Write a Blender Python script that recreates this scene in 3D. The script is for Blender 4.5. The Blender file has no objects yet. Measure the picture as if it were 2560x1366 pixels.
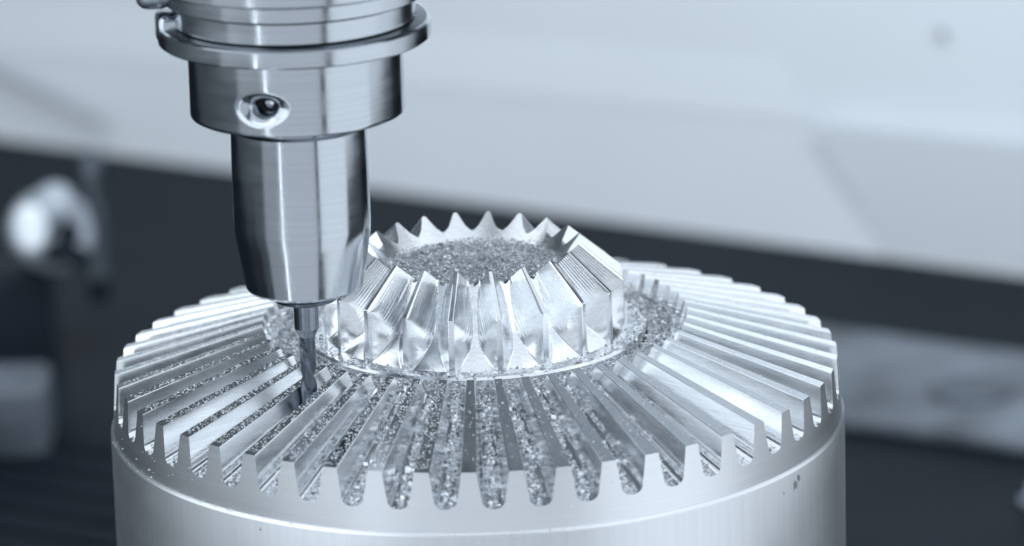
import bpy, math, random
import numpy as np
from mathutils import Matrix, Vector

rnd = random.Random(7)
MM = 0.001
sc = bpy.context.scene
col = sc.collection
R_ = math.radians

# ---------------------------------------------------------------- camera
cam_d = bpy.data.cameras.new("camera")
cam = bpy.data.objects.new("camera", cam_d)
col.objects.link(cam)
CP = Vector((0.0, -1020.71, 323.293)) * MM
RV = Vector((0.99950464, -0.01650341, -0.02679769))
UV = Vector((0.03039328, 0.28515716, 0.95799877))
FV = Vector((0.00816869, 0.95833868, -0.28551750))
m = Matrix.Identity(4)
for i in range(3):
    m[i][0], m[i][1], m[i][2], m[i][3] = RV[i], UV[i], -FV[i], CP[i]
cam.matrix_world = m
cam_d.sensor_width = 36.0
cam_d.lens = 165.42
cam_d.clip_start = 0.01
cam_d.clip_end = 50.0
cam_d.dof.use_dof = True
cam_d.dof.focus_distance = 1.036
cam_d.dof.aperture_fstop = 13.0
sc.camera = cam

# ---------------------------------------------------------------- light
LCOL = (0.835, 0.915, 1.0)
world = bpy.data.worlds.new("World")
sc.world = world
world.use_nodes = True
bg = world.node_tree.nodes["Background"]
bg.inputs["Color"].default_value = (0.70, 0.85, 1.0, 1)
bg.inputs["Strength"].default_value = 0.115

def area(name, loc, target, sx, sy, radiance, colr=LCOL):
    d = bpy.data.lights.new(name, 'AREA')
    d.shape = 'RECTANGLE'
    d.size, d.size_y = sx, sy
    d.energy = radiance * math.pi * sx * sy
    d.color = colr
    o = bpy.data.objects.new(name, d)
    col.objects.link(o)
    o.location = loc
    o.rotation_euler = (Vector(target) - Vector(loc)).to_track_quat('-Z', 'Y').to_euler()
    return o

def polar(az, el, dist, tgt=(0, 0, 0.02)):
    # az: 0 = towards the camera, + = to the right
    a, e = R_(az), R_(el)
    return (tgt[0] + dist*math.sin(a)*math.cos(e), tgt[1] - dist*math.cos(a)*math.cos(e), tgt[2] + dist*math.sin(e))

area("right_softbox", polar(76, 4, 0.95), (0, 0, 0.02), 2.0, 1.75, 1.20)  # added softbox for the bright reflections on the right
area("room_light", polar(-2, -10, 1.35), (0, 0, 0.0), 1.35, 1.8, 0.74)
area("room_side_light", polar(-47, -8, 1.35), (0, 0, 0.0), 0.72, 1.6, 0.36)
area("left_softbox", polar(-70, 20, 0.95), (0, 0, 0.02), 1.35, 0.95, 1.6)  # added softbox, sized for the reflections in the tooth flanks
area("overhead_fill", (0.0, -0.50, 0.95), (0, -0.45, 0), 2.0, 1.45, 1.0)  # added overhead fill, kept off the back so the lands stay darker
area("strip_lamp", polar(-31, -14, 0.9, (-0.037, -0.043, 0.06)), (-0.037, -0.043, 0.06), 0.026, 1.1, 5.5)
area("wall_wash", (-0.10, 0.15, 0.45), (-0.10, 1.15, 0.10), 0.9, 0.25, 8.2, (0.87, 0.935, 1.0))  # added out of view to brighten the back wall, aimed past the gear

sc.view_settings.view_transform = 'Standard'
sc.view_settings.look = 'None'
sc.view_settings.exposure = 0.0
sc.view_settings.gamma = 1.0
sc.cycles.max_bounces = 8
sc.cycles.glossy_bounces = 6
sc.cycles.sample_clamp_indirect = 6.0
sc.cycles.use_denoising = True

# ---------------------------------------------------------------- materials
def nt(name):
    mt = bpy.data.materials.new(name)
    mt.use_nodes = True
    t = mt.node_tree
    b = t.nodes["Principled BSDF"]
    return mt, t, b

def N(t, typ, **kw):
    n = t.nodes.new(typ)
    for k, v in kw.items():
        setattr(n, k, v)
    return n

def noise(t, vec, scale3, detail=3.0, rough=0.55):
    mp = N(t, 'ShaderNodeMapping')
    mp.inputs['Scale'].default_value = scale3
    t.links.new(vec, mp.inputs['Vector'])
    n = N(t, 'ShaderNodeTexNoise')
    n.inputs['Scale'].default_value = 1.0
    n.inputs['Detail'].default_value = detail
    n.inputs['Roughness'].default_value = rough
    t.links.new(mp.outputs[0], n.inputs['Vector'])
    return n.outputs['Fac']

def maprange(t, v, a, b, c, d, clamp=True):
    n = N(t, 'ShaderNodeMapRange')
    n.clamp = clamp
    for i, x in enumerate((a, b, c, d)):
        n.inputs[i+1].default_value = x
    t.links.new(v, n.inputs[0])
    return n.outputs[0]

def math_(t, op, a, b):
    n = N(t, 'ShaderNodeMath', operation=op)
    for i, x in enumerate((a, b)):
        if isinstance(x, (int, float)):
            n.inputs[i].default_value = x
        else:
            t.links.new(x, n.inputs[i])
    return n.outputs[0]

def bump(t, b, h, strength, dist):
    n = N(t, 'ShaderNodeBump')
    n.inputs['Strength'].default_value = strength
    n.inputs['Distance'].default_value = dist
    t.links.new(h, n.inputs['Height'])
    t.links.new(n.outputs[0], b.inputs['Normal'])

def metal(name, base, rough, line3, cloud3, bstr=0.25, bdist=0.00004, rvar=0.10, aniso=0.0, stain=False, cvar=0.08, vary=False):
    mt, t, b = nt(name)
    tc = N(t, 'ShaderNodeTexCoord').outputs['Object']
    if vary:      # every copy gets its own stretch of grain
        oi = N(t, 'ShaderNodeObjectInfo')
        va = N(t, 'ShaderNodeVectorMath', operation='ADD')
        t.links.new(tc, va.inputs[0])
        t.links.new(oi.outputs['Random'], va.inputs[1])
        tc = va.outputs[0]
    b.inputs['Metallic'].default_value = 1.0
    b.inputs['Anisotropic'].default_value = aniso
    lines = noise(t, tc, line3, 2.0, 0.6)
    cloud = noise(t, tc, cloud3, 4.0, 0.6)
    r = maprange(t, cloud, 0.3, 0.7, rough - rvar, rough + rvar)
    t.links.new(r, b.inputs['Roughness'])
    mix = N(t, 'ShaderNodeMix', data_type='RGBA')
    mix.inputs['A'].default_value = (*[c*(1-cvar) for c in base], 1)
    mix.inputs['B'].default_value = (*[min(1, c*(1+cvar)) for c in base], 1)
    mixf = math_(t, 'ADD', math_(t, 'MULTIPLY', lines, 0.5), math_(t, 'MULTIPLY', cloud, 0.5))
    t.links.new(maprange(t, mixf, 0.35, 0.65, 0, 1), mix.inputs['Factor'])
    colr = mix.outputs['Result']
    if stain:
        # rubbed dark mark and a few scuffs on the cylinder wall
        facs = None
        for (px, py, pz, rad) in ((69.2, -47.2, -17.2, 2.1), (70.0, -46.0, -16.0, 1.7), (66.5, -51.0, -17.7, 0.9), (77.9, -30.9, -33.2, 0.7), (-47.4, -69.0, -15.9, 0.9)):
            vm = N(t, 'ShaderNodeVectorMath', operation='DISTANCE')
            t.links.new(tc, vm.inputs[0])
            vm.inputs[1].default_value = (px*MM, py*MM, pz*MM)
            d = maprange(t, vm.outputs['Value'], 0.1*rad*MM, rad*MM, 1.0, 0.0)
            facs = d if facs is None else math_(t, 'MAXIMUM', facs, d)
        sn = noise(t, tc, (750, 750, 420), 4.0, 0.75)
        sf = maprange(t, math_(t, 'ADD', math_(t, 'MULTIPLY', facs, 0.9), math_(t, 'MULTIPLY', sn, 1.7)), 1.32, 1.55, 0.0, 0.7)
        m2 = N(t, 'ShaderNodeMix', data_type='RGBA')
        t.links.new(sf, m2.inputs['Factor'])
        t.links.new(colr, m2.inputs['A'])
        m2.inputs['B'].default_value = (0.10, 0.12, 0.15, 1)
        colr = m2.outputs['Result']
    t.links.new(colr, b.inputs['Base Color'])
    bump(t, b, lines, bstr, bdist)
    return mt

AL = (0.81, 0.83, 0.85)
M = {}
M['tooth'] = metal("milled_aluminium", (0.89, 0.905, 0.92), 0.19, (900, 30, 3200), (160, 60, 160), 0.16, 0.00004, 0.07, vary=True)
M['pinion'] = metal("milled_aluminium_bright", (0.83, 0.85, 0.87), 0.22, (700, 700, 2300), (130, 130, 130), 0.25, 0.00004, 0.09)
def striate(mt, apex, freq, dist):
    t = mt.node_tree; b = t.nodes["Principled BSDF"]
    tc = N(t, 'ShaderNodeTexCoord').outputs['Object']
    sp = N(t, 'ShaderNodeSeparateXYZ'); t.links.new(tc, sp.inputs[0])
    rr = math_(t, 'SQRT', math_(t, 'ADD', math_(t, 'MULTIPLY', sp.outputs[0], sp.outputs[0]), math_(t, 'MULTIPLY', sp.outputs[1], sp.outputs[1])), 0.0)
    q = math_(t, 'DIVIDE', rr, math_(t, 'SUBTRACT', apex*MM, sp.outputs[2]))
    w = math_(t, 'MULTIPLY', math_(t, 'SINE', math_(t, 'MULTIPLY', q, freq), 0.0), maprange(t, rr, 0.0300, 0.0310, 1.0, 0.0))
    old = [l for l in t.links if l.to_node == b and l.to_socket.name == 'Normal'][0].from_node
    n = N(t, 'ShaderNodeBump')
    n.inputs['Strength'].default_value = 0.16
    n.inputs['Distance'].default_value = dist
    t.links.new(w, n.inputs['Height'])
    t.links.new(old.outputs[0], n.inputs['Normal'])
    t.links.new(n.outputs[0], b.inputs['Normal'])
striate(M['pinion'], 47.4, 210.0, 0.00006)
M['turned'] = metal("turned_aluminium", (0.73, 0.75, 0.77), 0.36, (9, 9, 2600), (14, 14, 400), 0.22, 0.00003, 0.02, stain=True, cvar=0.035)
M['side'] = metal("sawn_aluminium", (0.66, 0.68, 0.70), 0.38, (700, 700, 12), (30, 30, 60), 0.10, 0.00003, 0.025, stain=True, cvar=0.05)
M['floor_alu'] = metal("rough_milled_aluminium", (0.76, 0.79, 0.82), 0.30, (500, 500, 500), (200, 200, 200), 0.4, 0.00006, 0.10)
M['chip'] = metal("aluminium_swarf", (0.84, 0.86, 0.88), 0.26, (2500, 2500, 2500), (700, 700, 700), 0.3, 0.00005, 0.12, cvar=0.12)
M['steel'] = metal("ground_steel", (0.49, 0.52, 0.555), 0.16, (10, 10, 1500), (40, 40, 250), 0.06, 0.00002, 0.04, cvar=0.04)
M['steel_dark'] = metal("dark_steel", (0.12, 0.14, 0.165), 0.25, (10, 10, 1500), (60, 60, 250), 0.1, 0.00002, 0.05)
M['shank'] = metal("carbide_shank", (0.22, 0.245, 0.28), 0.2, (10, 10, 1500), (60, 60, 250), 0.06, 0.00002, 0.04)
M['carbide'] = metal("coated_carbide", (0.11, 0.13, 0.155), 0.32, (900, 900, 900), (500, 500, 500), 0.15, 0.00002, 0.08)

def paint(name, base, rough, var=0.05, sc3=(6, 6, 6), metallic=0.0):
    mt, t, b = nt(name)
    tc = N(t, 'ShaderNodeTexCoord').outputs['Object']
    f = noise(t, tc, sc3, 4.0, 0.6)
    mix = N(t, 'ShaderNodeMix', data_type='RGBA')
    mix.inputs['A'].default_value = (*[c*(1-var) for c in base], 1)
    mix.inputs['B'].default_value = (*[min(1, c*(1+var)) for c in base], 1)
    t.links.new(maprange(t, f, 0.3, 0.7, 0, 1), mix.inputs['Factor'])
    t.links.new(mix.outputs['Result'], b.inputs['Base Color'])
    b.inputs['Roughness'].default_value = rough
    b.inputs['Metallic'].default_value = metallic
    return mt

M['wall'] = paint("white_enclosure_paint", (0.69, 0.735, 0.775), 0.5, 0.03)
M['wall_grey'] = paint("grey_enclosure_paint", (0.34, 0.37, 0.40), 0.5, 0.03)
M['floor'] = paint("dark_way_cover", (0.008, 0.0115, 0.017), 0.5, 0.2, (20, 20, 20))
for _m in ('floor',):
    M[_m].node_tree.nodes["Principled BSDF"].inputs['Specular IOR Level'].default_value = 0.06
M['dark'] = paint("dark_rubber", (0.012, 0.016, 0.023), 0.5, 0.2, (40, 40, 40))
M['dark'].node_tree.nodes["Principled BSDF"].inputs['Specular IOR Level'].default_value = 0.1
M['grey'] = paint("grey_casting", (0.20, 0.24, 0.29), 0.45, 0.25, (30, 30, 30))
M['pale'] = paint("pale_grey_casting", (0.15, 0.17, 0.20), 0.5, 0.2, (30, 30, 30))
M['plate'] = paint("stained_grey_plate", (0.12, 0.14, 0.165), 0.5, 0.65, (26, 26, 26))
M['grey_dark'] = paint("dark_grey_hose", (0.075, 0.09, 0.11), 0.5, 0.2, (30, 30, 30))
M['pale_head'] = paint("light_grey_casting", (0.38, 0.42, 0.47), 0.45, 0.25, (60, 60, 60))
M['white'] = paint("white_plastic", (0.78, 0.83, 0.88), 0.35, 0.05)
M['fixture'] = metal("dull_steel", (0.36, 0.39, 0.43), 0.35, (60, 60, 60), (40, 40, 40), 0.2, 0.0002, 0.1)

# ---------------------------------------------------------------- mesh helpers
def link(o, parent=None, **props):
    col.objects.link(o)
    if parent is not None:
        o.parent = parent
    for k, v in props.items():
        o[k] = v
    return o

def mesh(name, V, F, mat, angle=30.0, normals=None):
    me = bpy.data.meshes.new(name)
    me.from_pydata([(x*MM, y*MM, z*MM) for x, y, z in V], [], F)
    mats = mat if isinstance(mat, (list, tuple)) else [mat]
    for mm in mats:
        me.materials.append(mm)
    if angle is not None:
        me.polygons.foreach_set('use_smooth', [True]*len(me.polygons))
        me.update()
        me.set_sharp_from_angle(angle=R_(angle))
    me.update()
    if normals is not None:       # {face index: [corner normals]}
        ln = [(0.0, 0.0, 0.0)]*len(me.loops)
        for fi, ns in normals.items():
            p = me.polygons[fi]
            for k, n in enumerate(ns):
                ln[p.loop_start+k] = n
        me.normals_split_custom_set(ln)
    return me

def obj(name, me, parent=None, **props):
    return link(bpy.data.objects.new(name, me), parent, **props)

def empty(name, loc=(0, 0, 0), **props):
    o = bpy.data.objects.new(name, None)
    o.empty_display_size = 0.02
    o.location = [c*MM for c in loc]
    return link(o, None, **props)

def revolve(prof, seg, close_top=False, close_bot=False, phase=0.0):
    """profile [(r,z)] from bottom/outside inwards; returns V,F"""
    V, F = [], []
    for r, z in prof:
        for k in range(seg):
            a = 2*math.pi*k/seg + phase
            V.append((r*math.sin(a), -r*math.cos(a), z))
    n = len(prof)
    for i in range(n-1):
        for k in range(seg):
            k2 = (k+1) % seg
            F.append((i*seg+k, i*seg+k2, (i+1)*seg+k2, (i+1)*seg+k))
    if close_top:
        F.append(tuple((n-1)*seg+k for k in range(seg)))
    if close_bot:
        F.append(tuple(reversed(range(seg))))
    return V, F

def box_vf(sx, sy, sz, c=(0, 0, 0), bev=0.0):
    import bmesh
    bm = bmesh.new()
    bmesh.ops.create_cube(bm, size=1.0)
    for v in bm.verts:
        v.co = Vector((v.co.x*sx+c[0], v.co.y*sy+c[1], v.co.z*sz+c[2]))
    if bev > 0:
        bmesh.ops.bevel(bm, geom=bm.edges[:], offset=bev, segments=3, profile=0.5, affect='EDGES')
    bm.verts.index_update()
    V = [tuple(v.co) for v in bm.verts]
    F = [tuple(v.index for v in f.verts) for f in bm.faces]
    bm.free()
    return V, F

def cyl_vf(r, z0, z1, seg=32, ch=0.5):
    return revolve([(r-ch, z0), (r, z0+ch), (r, z1-ch), (r-ch, z1)], seg, True, True)

def xf(VF, mat4):
    return [tuple(mat4 @ Vector(v)) for v in VF[0]], VF[1]

# ================================================================ SETTING
FZ = -200.0
# foot line of the back wall (oblique, nearer on the right)
WA = Vector((-204.6, 966.0, FZ)); WB = Vector((211.7, 711.0, FZ))
wd = (WB-WA).normalized()
wn = Vector((wd.y, -wd.x, 0))            # towards the camera
if wn.y > 0: wn = -wn
def wp(s, h, d=0.0):                     # s along the wall from the middle, h height over the floor, d out of the wall
    c = (WA+WB)/2
    p = c + wd*s + wn*d
    return (p.x, p.y, FZ+h)

def panel(name, pts, mat, th=6.0, parent=None, **props):
    """sheet of four (s,h,d) corners, thickened backwards"""
    V = [wp(*p) for p in pts] + [wp(p[0], p[1], p[2]-th) for p in pts]
    F = [(0, 1, 2, 3), (7, 6, 5, 4), (0, 4, 5, 1), (1, 5, 6, 2), (2, 6, 7, 3), (3, 7, 4, 0)]
    return obj(name, mesh(name, V, F, mat, None), parent, **props)

V, F = [], []
fl = obj("floor", mesh("floor", [(-900, -120, FZ), (1100, -120, FZ), (1100, 1500, FZ), (-900, 1500, FZ)], [(0, 1, 2, 3)], M['floor'], None), kind="structure")
# lapped plates of the way cover lying on the floor
slat = mesh("slat", *box_vf(760, 13.0, 5.0, (0, 0, 0), 1.2), M['floor'])
for i in range(16):
    o = obj("slat", slat, fl)
    o.location = (i*9.5*MM, (120+i*16.5)*MM, (FZ+2.6)*MM)
    o.rotation_euler = (R_(6), 0, R_(-30.0))

wall = panel("back_wall", [(-520, -2, 0), (400, -2, 0), (400, 520, 0), (-520, 520, 0)], M['wall'], kind="structure")
# folded sheet-metal panels on the wall
panel("lower_panel", [(-515, 0, 1.6), (186, 0, 1.6), (156, 52, 1.6), (-515, 31, 1.6)], M['wall'], 6, wall)
panel("bent_ledge", [(-515, 31.2, 2.4), (156, 52.2, 2.4), (136, 74, 0.4), (-515, 53, 0.4)], M['wall'], 0.3, wall)
panel("side_panel", [(187, 0, 1.2), (395, 0, 1.2), (395, 58, 9.5), (157, 53, 9.5)], M['wall'], 0.8, wall)
panel("reflection_panel", [(-60, 520.5, 2), (400, 520.5, 2), (400, 1250, 2), (-60, 1250, 2)], M['wall_grey'], 5, wall)  # unseen, added so the tooth lands reflect a mid grey
bolt = obj("bolt_head", mesh("bolt_head", *xf(cyl_vf(2.2, 0, 2.5, 20, 0.4), Matrix.Translation(wp(210, 92.3, 0)) @ wn.to_track_quat('Z', 'Y').to_matrix().to_4x4()), M['wall_grey']), wall)

# cable drooping along the wall at the left
def tube(pts, r, seg=12):
    V, F = [], []
    n = len(pts)
    for i, p in enumerate(pts):
        a = Vector(pts[max(0, i-1)]); b = Vector(pts[min(n-1, i+1)])
        q = (b-a).normalized().to_track_quat('Z', 'Y')
        for k in range(seg):
            an = 2*math.pi*k/seg
            V.append(tuple(Vector(p) + q @ Vector((r*math.cos(an), r*math.sin(an), 0))))
    for i in range(n-1):
        for k in range(seg):
            k2 = (k+1) % seg
            F.append((i*seg+k, i*seg+k2, (i+1)*seg+k2, (i+1)*seg+k))
    F.append(tuple(reversed(range(seg)))); F.append(tuple((n-1)*seg+k for k in range(seg)))
    return V, F
pts = [wp(-330 + i*12.5, 62 - i*3.85 - 1.2*math.sin(i*0.5), 13) for i in range(13)]
obj("cable", mesh("cable", *tube(pts, 1.6), M['wall_grey']), None, label="blurred pale grey cable slanting across the pale wall at the left", category="cable")

# ---------------- blurred fixtures behind the gear
t = empty("coolant_valve", (-160, 622, FZ), label="blurred dark valve block with a round white knob and upright pipe, far left", category="valve")
def part(name, vf, mat, parent, loc=None, rot=None, angle=30, **props):
    o = obj(name, mesh(name, vf[0], vf[1], mat, angle), parent, **props)
    if loc: o.location = [c*MM for c in loc]
    if rot: o.rotation_euler = [R_(c) for c in rot]
    return o
part("body", box_vf(40, 26, 40, (-14, 8, 20), 2.5), M['dark'], t)
part("head", cyl_vf(14.5, -10, 10, 40, 3), M['pale_head'], t, (7, 4, 54), (80, 0, 20))
part("cap", revolve([(7.5, -6), (8.2, -1), (7.6, 3), (5.6, 6), (2.8, 7.6), (0.1, 8)], 28), M['pale_head'], t, (9.5, -4, 66), (62, 0, 12))
k = part("knob", cyl_vf(9.6, 0, 8, 32, 3.0), M['white'], t, (0.7, -9, 58.6), (80, 0, 8))
k.scale = (0.66, 0.98, 1)
star = part("star_knob", cyl_vf(3.4, 0, 8, 20, 1.0), M['dark'], t, (12, -10, 52), (80, 0, 24))
for an in (75, 195, 315):
    part("lobe", cyl_vf(3.9, 2, 9, 20, 1.2), M['dark'], star, (4.6*math.cos(R_(an)), 5.2*math.sin(R_(an)), 0))
part("pipe", tube([(23, 4, 34), (23, 4, 60), (22.5, 4, 76), (23.5, 6, 84)], 3.3, 16), M['grey_dark'], t)
part("pipe_nut", cyl_vf(4.6, 0, 9, 6, 0.6), M['dark'], t, (23.5, 4, 27))
t = empty("clamp_block", (-178, 512, FZ), label="blurred pale steel block cut off by the left edge, below the valve", category="block")
part("block", box_vf(30, 36, 33, (-6, -2, 16.5), 7), M['pale'], t)
part("step", box_vf(44, 30, 30, (8, 20, 15.0), 4), M['grey_dark'], t)
part("screw_head", cyl_vf(4, 0, 4, 20, 0.8), M['steel'], t, (4, -20, 18), (90, 0, 0))
t = empty("fixture_plate", (196, 545, FZ), label="blurred mottled grey plate lying on the dark floor, right of the gear", category="plate")
t.rotation_euler = (0, 0, R_(-30))
part("plate", box_vf(330, 92, 6, (0, 0, 3.1), 2), M['plate'], t)
part("boss", cyl_vf(15, 0, 3, 32, 1), M['grey_dark'], t, (-22, -6, 5.5))
part("boss", cyl_vf(10, 0, 3, 32, 1), M['plate'], t, (18, -18, 5.5))
t = empty("floor_bolt", (184, 440, FZ+5), label="tiny pale bolt on the dark floor at the right edge", category="bolt")
part("head", cyl_vf(4.0, 0, 5, 6, 0.6), M['pale_head'], t)
part("washer", cyl_vf(6.5, -1.5, 0, 24, 0.3), M['fixture'], t)

# round table the gear stands on
obj("machine_table", mesh("machine_table", *revolve([(92, FZ+0.5), (96, FZ+4), (96, -150), (78, -144), (78, -72), (76, -70.4), (0.2, -70.4)], 96), M['grey']), None, kind="structure")

# ================================================================ WORKPIECE
gear = empty("bevel_gear_workpiece", (0, 0, -70), label="large round aluminium gear with radial teeth and a smaller crown gear on top", category="gear")
GZ = 70.0                                   # parts are modelled with z = 0 at the outer tooth tips
NT = 51
PH = -0.0279229
APZ = 23.5                                  # pitch apex of the lower gear
RO, ZO = 82.0, 0.0
DEPTH, DR = 8.1, 0.6
S_IN = 48.3/82.0
bcn = Vector((DEPTH, DR)).normalized()      # (radial, axial) normal of the back cone
def cone_n(a):                              # outward normal at angle a (0 = -y)
    return (bcn.x*math.sin(a), -bcn.x*math.cos(a), bcn.y)

# ---- body
seg = NT*8
rin = lambda s: (s*(RO+DR), APZ - s*(APZ+DEPTH))
ri, zi = rin(0.545)
prof = [(60, -70.0), (83.2, -70.0), (83.6, -69.4), (83.6, -14.05), (83.52, -13.8), (83.2, -13.32), (82.98, -13.15), (RO+DR, -DEPTH), (ri, zi), (44.2, 5.0), (43.6, 4.9), (39.2, 4.9)]
V, F = revolve(prof, seg, phase=PH + math.pi/NT)
nrm = {}
for i in (6,):
    for k in range(seg):
        a0 = 2*math.pi*k/seg + PH + math.pi/NT; a1 = a0 + 2*math.pi/seg
        nrm[i*seg+k] = [cone_n(a0), cone_n(a1), cone_n(a1), cone_n(a0)]
body = obj("gear_body", mesh("gear_body", V, F, [M['turned'], M['floor_alu'], M['side']], 25, nrm), gear)
body.location = (0, 0, GZ*MM)
for p in body.data.polygons:
    if p.index >= 7*seg:
        p.material_index = 1
    elif p.index < 3*seg:
        p.material_index = 2

# ---- one lower tooth (local frame: tooth centred on -y)
def half_profile():
    pts = [(1.48, 0.0), (1.62, 0.14)]
    for d in (1.2, 2.6, 4.0, 5.2, 6.0):
        u = d/6.0
        pts.append((1.62 + 0.95*(0.80*u + 0.20*u*u), d))
    # root fillet
    cx, cy, fr = 4.55, 6.05, 2.0
    for an in (14, 32, 50, 68, 86):
        a = R_(an)
        pts.append((cx - fr*math.cos(a), cy + fr*math.sin(a)))
    pts.append((4.62, 8.1))
    return pts
HP = half_profile()
HP = [(x, min(d, 8.1)) for x, d in HP]
def tooth_pt(x, d, s):
    rr = s*(RO + DR*d/DEPTH)
    z = APZ - s*(APZ + d)
    a = x/RO
    return (rr*math.sin(a), -rr*math.cos(a), z)
prof2 = [(-x, d) for x, d in reversed(HP)] + HP
n2 = len(prof2)
stations = [0.0, 0.10, 0.25, 0.4, 0.55, 0.7, 0.85, 1.0]
V, F, nrm = [], [], {}
for u in stations:
    for x, d in prof2:
        s_in = S_IN - 0.020*(d/DEPTH)
        s_out = 1.0
        V.append(tooth_pt(x, d, s_out + (s_in - s_out)*u))
ns = len(stations)
matidx = []
for i in range(ns-1):
    for j in range(n2-1):
        F.append((i*n2+j, (i+1)*n2+j, (i+1)*n2+j+1, i*n2+j+1)); matidx.append(0)
# end faces: strips between the left and right outline
h = n2//2
for base, outer in ((0, True), ((ns-1)*n2, False)):
    cols = 4
    rows = []
    for k in range(h):                     # k = 0 deepest
        L, Rr = base+k, base+n2-1-k
        row = [L]
        x0, d0 = prof2[k]
        s = 1.0 if outer else S_IN - 0.020*(d0/DEPTH)
        for c in range(1, cols):
            V.append(tooth_pt(x0 + (-2*x0)*c/cols, d0, s)); row.append(len(V)-1)
        row.append(Rr); rows.append(row)
    for k in range(h-1):
        for c in range(cols):
            q = (rows[k][c], rows[k][c+1], rows[k+1][c+1], rows[k+1][c])
            if not outer: q = tuple(reversed(q))
            F.append(q); matidx.append(1 if outer else 0)
            if outer:
                nrm[len(F)-1] = [cone_n(math.atan2(V[v][0], -V[v][1])) for v in q]
tm = mesh("tooth", V, F, [M['tooth'], M['turned']], 30, nrm)
for p in tm.polygons:
    p.material_index = matidx[p.index]
for k in range(NT):
    o = obj("tooth", tm, body)
    o.rotation_euler = (0, 0, 2*math.pi*k/NT + PH)

# ---- upper gear
NP = 20
PPH = R_(-9.0 + 0.0)                       # a tooth sits at PPH + k*18 deg
PA = 47.4
RT, ZT = 24.45, 26.92
RR_, ZR_ = 21.1, 23.27
RS, ZS = 34.2, 18.75
ICS = 1.09
Z0 = 6.6
dfr = [0.0, 0.38, 0.70, 0.93, 1.0]
hwf = [0.052, 0.165, 0.275, 0.43, 0.50]
psi_t = math.atan2(RT, PA-ZT); psi_r = math.atan2(RR_, PA-ZR_)
def depth_of(af):                          # af = |angle| as a fraction of the pitch
    if af <= hwf[0]: return 0.0
    d = float(np.interp(af, hwf, dfr))
    return d
# smooth version of the flank
afs = np.linspace(0, 0.5, 201)
ds = np.array([depth_of(a) for a in afs])
kern = np.ones(9)/9
dsm = np.convolve(np.pad(ds, 4, mode='reflect'), kern, 'valid')
dsm = np.where(afs < 0.075, ds, dsm)
def psi_of(af):
    d = float(np.interp(af, afs, dsm))
    return psi_t + (psi_r-psi_t)*min(1.0, d)
def valley(z):                            # bottom of the slots
    return RR_ + 0.64*(ZR_-z)
def floor_r(z):
    w = 0.05 + 0.31*max(0.0, (14.0-z)/7.0)**1.7       # half width of the slot floor, flaring to the foot
    return 34.25 - (34.25-valley(z))*(1-w/0.43)**0.9
def surf_r(af, z):
    tg = math.tan(psi_of(af))
    rb = (PA-z)*tg
    tip = RS if z <= ZS else RT + (ZT-z)*(RS-RT)/(ZT-ZS)
    u = max(0.0, min(1.0, (af-0.06)/0.43))
    rv = 34.25 - max(0.0, 34.25-valley(z))*u**0.9        # steeper wall below the shoulder
    kk = 1.8*min(1.0, u*4)
    hh = max(kk-abs(rb-rv), 0.0)/max(kk, 1e-6)
    r = min(min(rb, rv) - hh*hh*kk/4, tip)
    return max(r, min(floor_r(z), 36.6))
def ztop(af):
    tg = math.tan(psi_of(af))
    # (PA-z)*tg = r ; z = ZT+(r-RT)*ICS
    r = (PA - ZT + RT*ICS)*tg/(1+ICS*tg)
    return ZT + (r-RT)*ICS, r
NA, NZ = 49, 70
V, F, mi = [], [], []
pit = 2*math.pi/NP
cs = np.linspace(-0.5, 0.5, NA)
for c in cs:
    af = abs(c)
    zt, rt = ztop(af)
    for j in range(NZ):
        z = Z0 + (zt-Z0)*j/(NZ-1)
        r = surf_r(af, z) if j < NZ-1 else rt
        a = c*pit
        V.append((r*math.sin(a), -r*math.cos(a), z))
for i in range(NA-1):
    for j in range(NZ-1):
        F.append((i*NZ+j, (i+1)*NZ+j, (i+1)*NZ+j+1, i*NZ+j+1))
# inner dished end face
b0 = len(V)
for i, c in enumerate(cs):
    a = c*pit
    r = 17.6; z = ZT + (r-RT)*ICS
    V.append((r*math.sin(a), -r*math.cos(a), z))
for i in range(NA-1):
    F.append((i*NZ+NZ-1, (i+1)*NZ+NZ-1, b0+i+1, b0+i))
pm = mesh("tooth", V, F, M['pinion'], 28)
hubp = [(38.9, 4.6), (38.8, 6.4), (38.3, 6.95), (37.0, 7.0), (36.0, 6.9), (33.0, 6.75)]
V, F = revolve(hubp, 160)
V2, F2 = revolve([(18.4, 20.2), (17.9, 20.35), (8, 20.4), (0.2, 20.4)], 96)
F2 = [tuple(i+len(V) for i in f) for f in F2]
hub = obj("upper_gear_hub", mesh("upper_gear_hub", V+V2, F+F2, M['pinion'], 30), gear)
hub.location = (0, 0, GZ*MM)
for k in range(NP):
    o = obj("tooth", pm, hub)
    o.rotation_euler = (0, 0, PPH + 2*math.pi*k/NP)

# ================================================================ TOOL
AX = Vector((-36.6, -43.0, 0.0))
hold = empty("tool_holder", (AX.x, AX.y, 27.5), label="shiny steel tool holder with grooved flange reaching down to the gear", category="tool holder")
HZ = -27.5
def rpart(name, prof, mat, parent, seg=128, **kw):
    V, F = revolve([(r, z+HZ) for r, z in prof], seg)
    return obj(name, mesh(name, V, F, mat, 24), parent)
spf = rpart("spindle_flange", [(25.6, 90.35), (26.0, 90.6), (26.0, 94.8), (25.5, 95.0), (25.5, 95.3), (27.8, 95.45), (28.05, 95.7), (28.05, 98.6), (27.8, 98.9), (27.9, 99.2), (31.2, 99.5), (31.6, 99.9), (31.6, 112), (29, 114), (29, 150), (10, 150)], M['steel'], hold)
part("spindle_key", box_vf(8, 10, 16, (0, 0, 0), 2.6), M['fixture'], spf, (-29.5, -1.0, 101.8+HZ), (0, 0, 4))
fl2 = rpart("grip_flange", [(22.5, 86.0), (28.7, 86.0), (29.2, 86.4), (29.2, 89.5), (28.9, 89.8), (28.3, 90.0)], M['steel'], hold)
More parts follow.
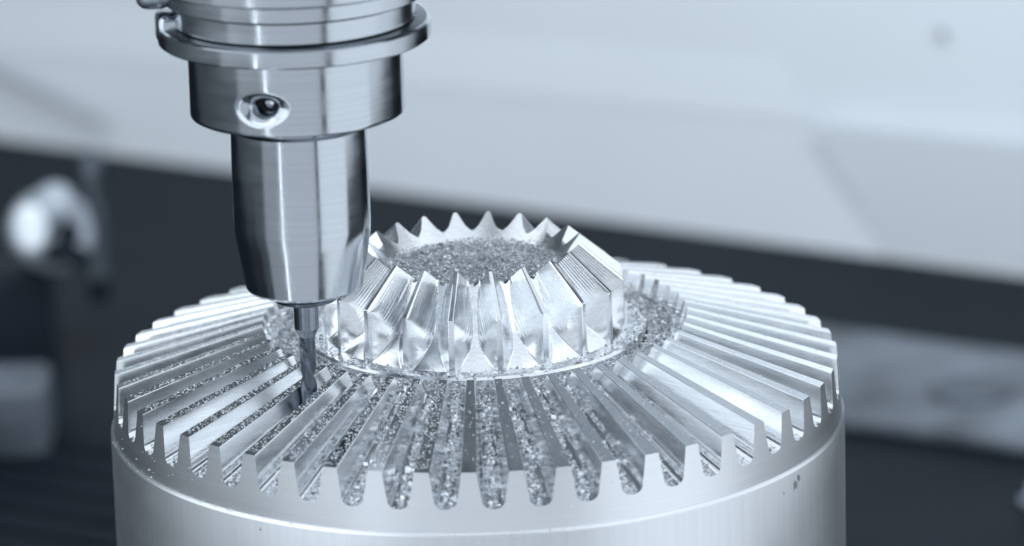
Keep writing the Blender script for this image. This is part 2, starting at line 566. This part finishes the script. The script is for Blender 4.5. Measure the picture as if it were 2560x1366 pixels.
rpart("groove_ring", [(28.3, 90.0), (25.6, 90.3), (25.3, 90.5)], M['steel_dark'], hold)  # dark steel paints in the shade of the flange groove
# drive key set into the flange at the left
key = part("drive_key", box_vf(6.5, 9, 7.0, (0, 0, 0), 1.6), M['steel'], fl2, (-26.0, -3.0, 89.6+HZ), (0, 0, 10))
# collar with a blind screw recess
V, F = [], []
nz, ns_ = 56, 288
zb, zt = 69.6, 86.1
ha, hz = R_(-16.5), 76.3
zz = [zb + (zt-zb)*(j/(nz-1)) for j in range(nz)]
def collar_r(a, z):
    r = 23.05
    e = z-zb
    if e < 0.7: r -= 0.7 - math.sqrt(max(0, 0.49-(0.7-e)**2))
    da = (a-ha+math.pi) % (2*math.pi) - math.pi
    dx, dz = da*23.05, z-hz
    q = math.hypot(dx/6.6, dz/(3.3 if dz > 0 else 4.6))
    if q < 1:
        w = 1-q
        r -= 2.1*w*w*(3-2*w)*1.2 + 3.2*max(0.0, min(1.0, (0.5-q)/0.22))
    return r
for z in zz:
    for k in range(ns_):
        a = 2*math.pi*k/ns_
        r = collar_r(a, z)
        V.append((r*math.sin(a), -r*math.cos(a), z+HZ))
for j in range(nz-1):
    for k in range(ns_):
        k2 = (k+1) % ns_
        F.append((j*ns_+k, j*ns_+k2, (j+1)*ns_+k2, (j+1)*ns_+k))
b0 = len(V)
for k in range(ns_):
    a = 2*math.pi*k/ns_
    V.append((14*math.sin(a), -14*math.cos(a), zb+HZ))
for k in range(ns_):
    k2 = (k+1) % ns_
    F.append((k2, k, b0+k, b0+k2))
collar = obj("collar", mesh("collar", V, F, M['steel'], 40), hold)
part("recess_shade", revolve([(2.3, -2.0), (2.3, 0.9), (2.0, 1.2), (1.3, 1.2), (1.2, -0.8), (0.05, -0.8)], 24), M['dark'], collar,  # dark insert added for the shade inside the recess
     (17.9*math.sin(ha), -17.9*math.cos(ha), hz+HZ), (90, 0, math.degrees(ha)))
rpart("sleeve", [(6.5, 30.1), (11.6, 30.1), (12.3, 30.35), (12.75, 30.95), (13.6, 36.0), (14.45, 41.5), (14.7, 43.2), (14.8, 45), (14.75, 58), (14.62, 66.6), (13.9, 67.2), (13.7, 70)], M['steel'], hold)
rpart("nose_ring", [(3.0, 27.5), (6.6, 27.5), (7.0, 27.8), (7.1, 28.4), (6.7, 28.9), (7.3, 29.4), (7.9, 30.2)], M['steel_dark'], hold)

mill = empty("end_mill", (AX.x, AX.y, 1.7), label="slim dark ball-nosed end mill cutting the slot beneath the tool holder", category="end mill")
MZ = -1.7
V, F = revolve([(r, z+MZ) for r, z in [(1.75, 18.9), (1.8, 19.2), (2.55, 20.7), (2.74, 21.1), (2.74, 28.0), (0.2, 28.0)]], 48)
obj("shank", mesh("shank", V, F, M['shank'], 24), mill)
V, F = [], []
na, nz = 56, 90
zt, zb, rb = 19.2, 1.7, 1.78
for j in range(nz):
    z = zb + 0.02 + (zt-zb)*(j/(nz-1))**1.3
    e = z - zb
    rc = rb if e >= rb else math.sqrt(max(1e-4, rb*rb-(rb-e)**2))
    fade = min(1.0, max(0.0, (zt-0.4-z)/2.5))
    tw = e/rb*math.tan(R_(32)) - 0.6
    for k in range(na):
        a = 2*math.pi*k/na
        q = ((a + tw) % math.pi)/math.pi           # two flutes
        g = 0.0
        if q < 0.50: g = math.sin(q/0.50*math.pi)**0.8*0.42
        elif q < 0.9: g = 0.03
        r = rc*(1-fade*g)
        V.append((r*math.sin(a), -r*math.cos(a), z+MZ))
for j in range(nz-1):
    for k in range(na):
        k2 = (k+1) % na
        F.append((j*na+k, j*na+k2, (j+1)*na+k2, (j+1)*na+k))
F.append(tuple(reversed(range(na))))
obj("flutes", mesh("flutes", V, F, M['carbide'], 35), mill)

# ================================================================ SWARF
class Chips:
    def __init__(s): s.V, s.F = [], []
    def add(s, p, L, W, nrm_tilt=1.0, thick=0.06):
        """one curled flake: a bent strip of two quads with its own thickness"""
        az = rnd.uniform(0, 2*math.pi)
        t1 = rnd.gauss(0, 0.45)*nrm_tilt; t2 = rnd.gauss(0, 0.45)*nrm_tilt
        m3 = Matrix.Rotation(az, 3, 'Z') @ Matrix.Rotation(t1, 3, 'X') @ Matrix.Rotation(t2, 3, 'Y')
        curl = rnd.uniform(-0.5, 0.6)*L
        k0, k1 = rnd.uniform(0.5, 1.0), rnd.uniform(0.4, 1.0)
        sh = rnd.uniform(-0.3, 0.3)*W
        pts = [(-L/2, -W/2*k0, 0), (-L/2+sh, W/2*k0, 0), (0, -W/2, curl*0.5), (sh*0.5, W/2, curl*0.5), (L/2, -W/2*k1, curl*rnd.uniform(-0.3, 0.7)), (L/2-sh, W/2*k1, curl*0.2)]
        b = len(s.V)
        for q in pts:
            v = m3 @ Vector(q); s.V.append((v.x+p[0], v.y+p[1], v.z+p[2]))
        nn = m3 @ Vector((0, 0, -thick))
        for i in range(6):
            v = s.V[b+i]; s.V.append((v[0]+nn.x, v[1]+nn.y, v[2]+nn.z))
        for f in ((0, 2, 3, 1), (2, 4, 5, 3)):
            s.F.append(tuple(b+i for i in f)); s.F.append(tuple(b+6+i for i in reversed(f)))
        ring = (0, 2, 4, 5, 3, 1)
        for i in range(6):
            u, w = ring[i], ring[(i+1) % 6]
            s.F.append((b+w, b+u, b+6+u, b+6+w))
    def build(s, name, label):
        me = mesh(name, s.V, s.F, M['chip'], None)
        return obj(name, me, None, kind="stuff", label=label, category="metal chips")

c = Chips()
for i in range(8500):                                   # dish of the upper gear
    r = 18.9*math.sqrt(rnd.random()); a = rnd.uniform(0, 2*math.pi)
    h_ = 0.9 + 0.5*math.sin(r*0.5+a*2)
    zf = 20.4 if r < 17.6 else ZT + (r-RT)*ICS
    L = abs(rnd.gauss(0.42, 0.28)) + 0.18
    c.add((r*math.sin(a), -r*math.cos(a), zf + 0.4 + rnd.uniform(0.2, 0.6+h_)), L, L*rnd.uniform(0.3, 0.8), 0.5)
c.build("swarf", "sparkling bed of metal chips filling the dish of the upper gear")

c = Chips()
for i in range(12000):                                   # annulus between the two gears
    r = math.sqrt(rnd.uniform(39.2**2, 46.6**2)); a = rnd.uniform(0, 2*math.pi)
    zf = 4.9 if r < 44 else 4.9 + (r-44)*0.25
    L = abs(rnd.gauss(0.38, 0.25)) + 0.18
    c.add((r*math.sin(a), -r*math.cos(a), zf + rnd.uniform(0.1, 1.1)), L, L*rnd.uniform(0.3, 0.8), 0.7)
for i in range(900):                                    # piled against the foot of the upper gear
    r = rnd.uniform(34.5, 38.8); a = rnd.uniform(0, 2*math.pi)
    L = abs(rnd.gauss(0.5, 0.2)) + 0.2
    c.add((r*math.sin(a), -r*math.cos(a), max(7.25, 7.0) + rnd.uniform(0.0, 0.25)), L, L*0.6)
c.build("swarf", "ring of metal chips lying around the foot of the upper gear")

c = Chips()
for k in range(NT):                                     # slot floors
    am = PH + 2*math.pi*(k+0.5)/NT
    aw = math.degrees((am+math.pi) % (2*math.pi)-math.pi)
    front = math.cos(math.radians(aw))
    n = int((230 if front > -0.2 else 90)*(0.45 + 0.75*rnd.random()))
    if 25 < aw < 110: n = int(n*0.55)
    for i in range(n):
        s_ = rnd.uniform(0.57, 0.995)
        x = rnd.gauss(0, 0.62)*s_
        rr, z = rin(s_)
        a = am + x/rr
        pile = max(0.05, 1.5 - 0.55*abs(x))*(0.55+0.45*math.sin(k*2.3+s_*31))
        L = abs(rnd.gauss(0.55, 0.35)) + 0.22
        c.add((rr*math.sin(a), -rr*math.cos(a), z + 0.15 + rnd.random()*max(0.1, pile)), L, L*rnd.uniform(0.4, 0.9), 1.2, 0.08)
c.build("swarf", "metal chips packed along the slot floors between the lower teeth")

c = Chips()
for k in range(NT):                                     # fine chips on the tooth lands, dense on the left
    am = PH + 2*math.pi*k/NT
    aw = math.degrees((am+math.pi) % (2*math.pi)-math.pi)
    n = 230 if -105 < aw < -8 else (16 if -8 <= aw < 30 else 10)
    for i in range(n):
        s_ = rnd.uniform(0.60, 0.985)
        x = rnd.uniform(-1.4, 1.4)
        p = tooth_pt(0, 0, s_); rr, z = s_*RO, p[2]
        a = am + x/RO
        L = abs(rnd.gauss(0.26, 0.10)) + 0.10
        c.add((rr*math.sin(a), -rr*math.cos(a), z + rnd.uniform(0.02, 0.08)), L, L*rnd.uniform(0.4, 0.8), 0.7, 0.04)
for i in range(130):                                    # specks clinging to the rim and tooth ends
    a = R_(rnd.uniform(-80, 25)); z = rnd.choice((-13.2, rnd.uniform(-13, -1)))
    rr = 83.1 + (0.45 if z == -13.2 else (-1.0)*(z+13.3)*0.082)
    c.add((rr*math.sin(a), -rr*math.cos(a), z), rnd.uniform(0.15, 0.45), rnd.uniform(0.1, 0.25), 2.0, 0.08)
c.build("swarf", "fine metal chips sprinkled on the top lands of the lower teeth")
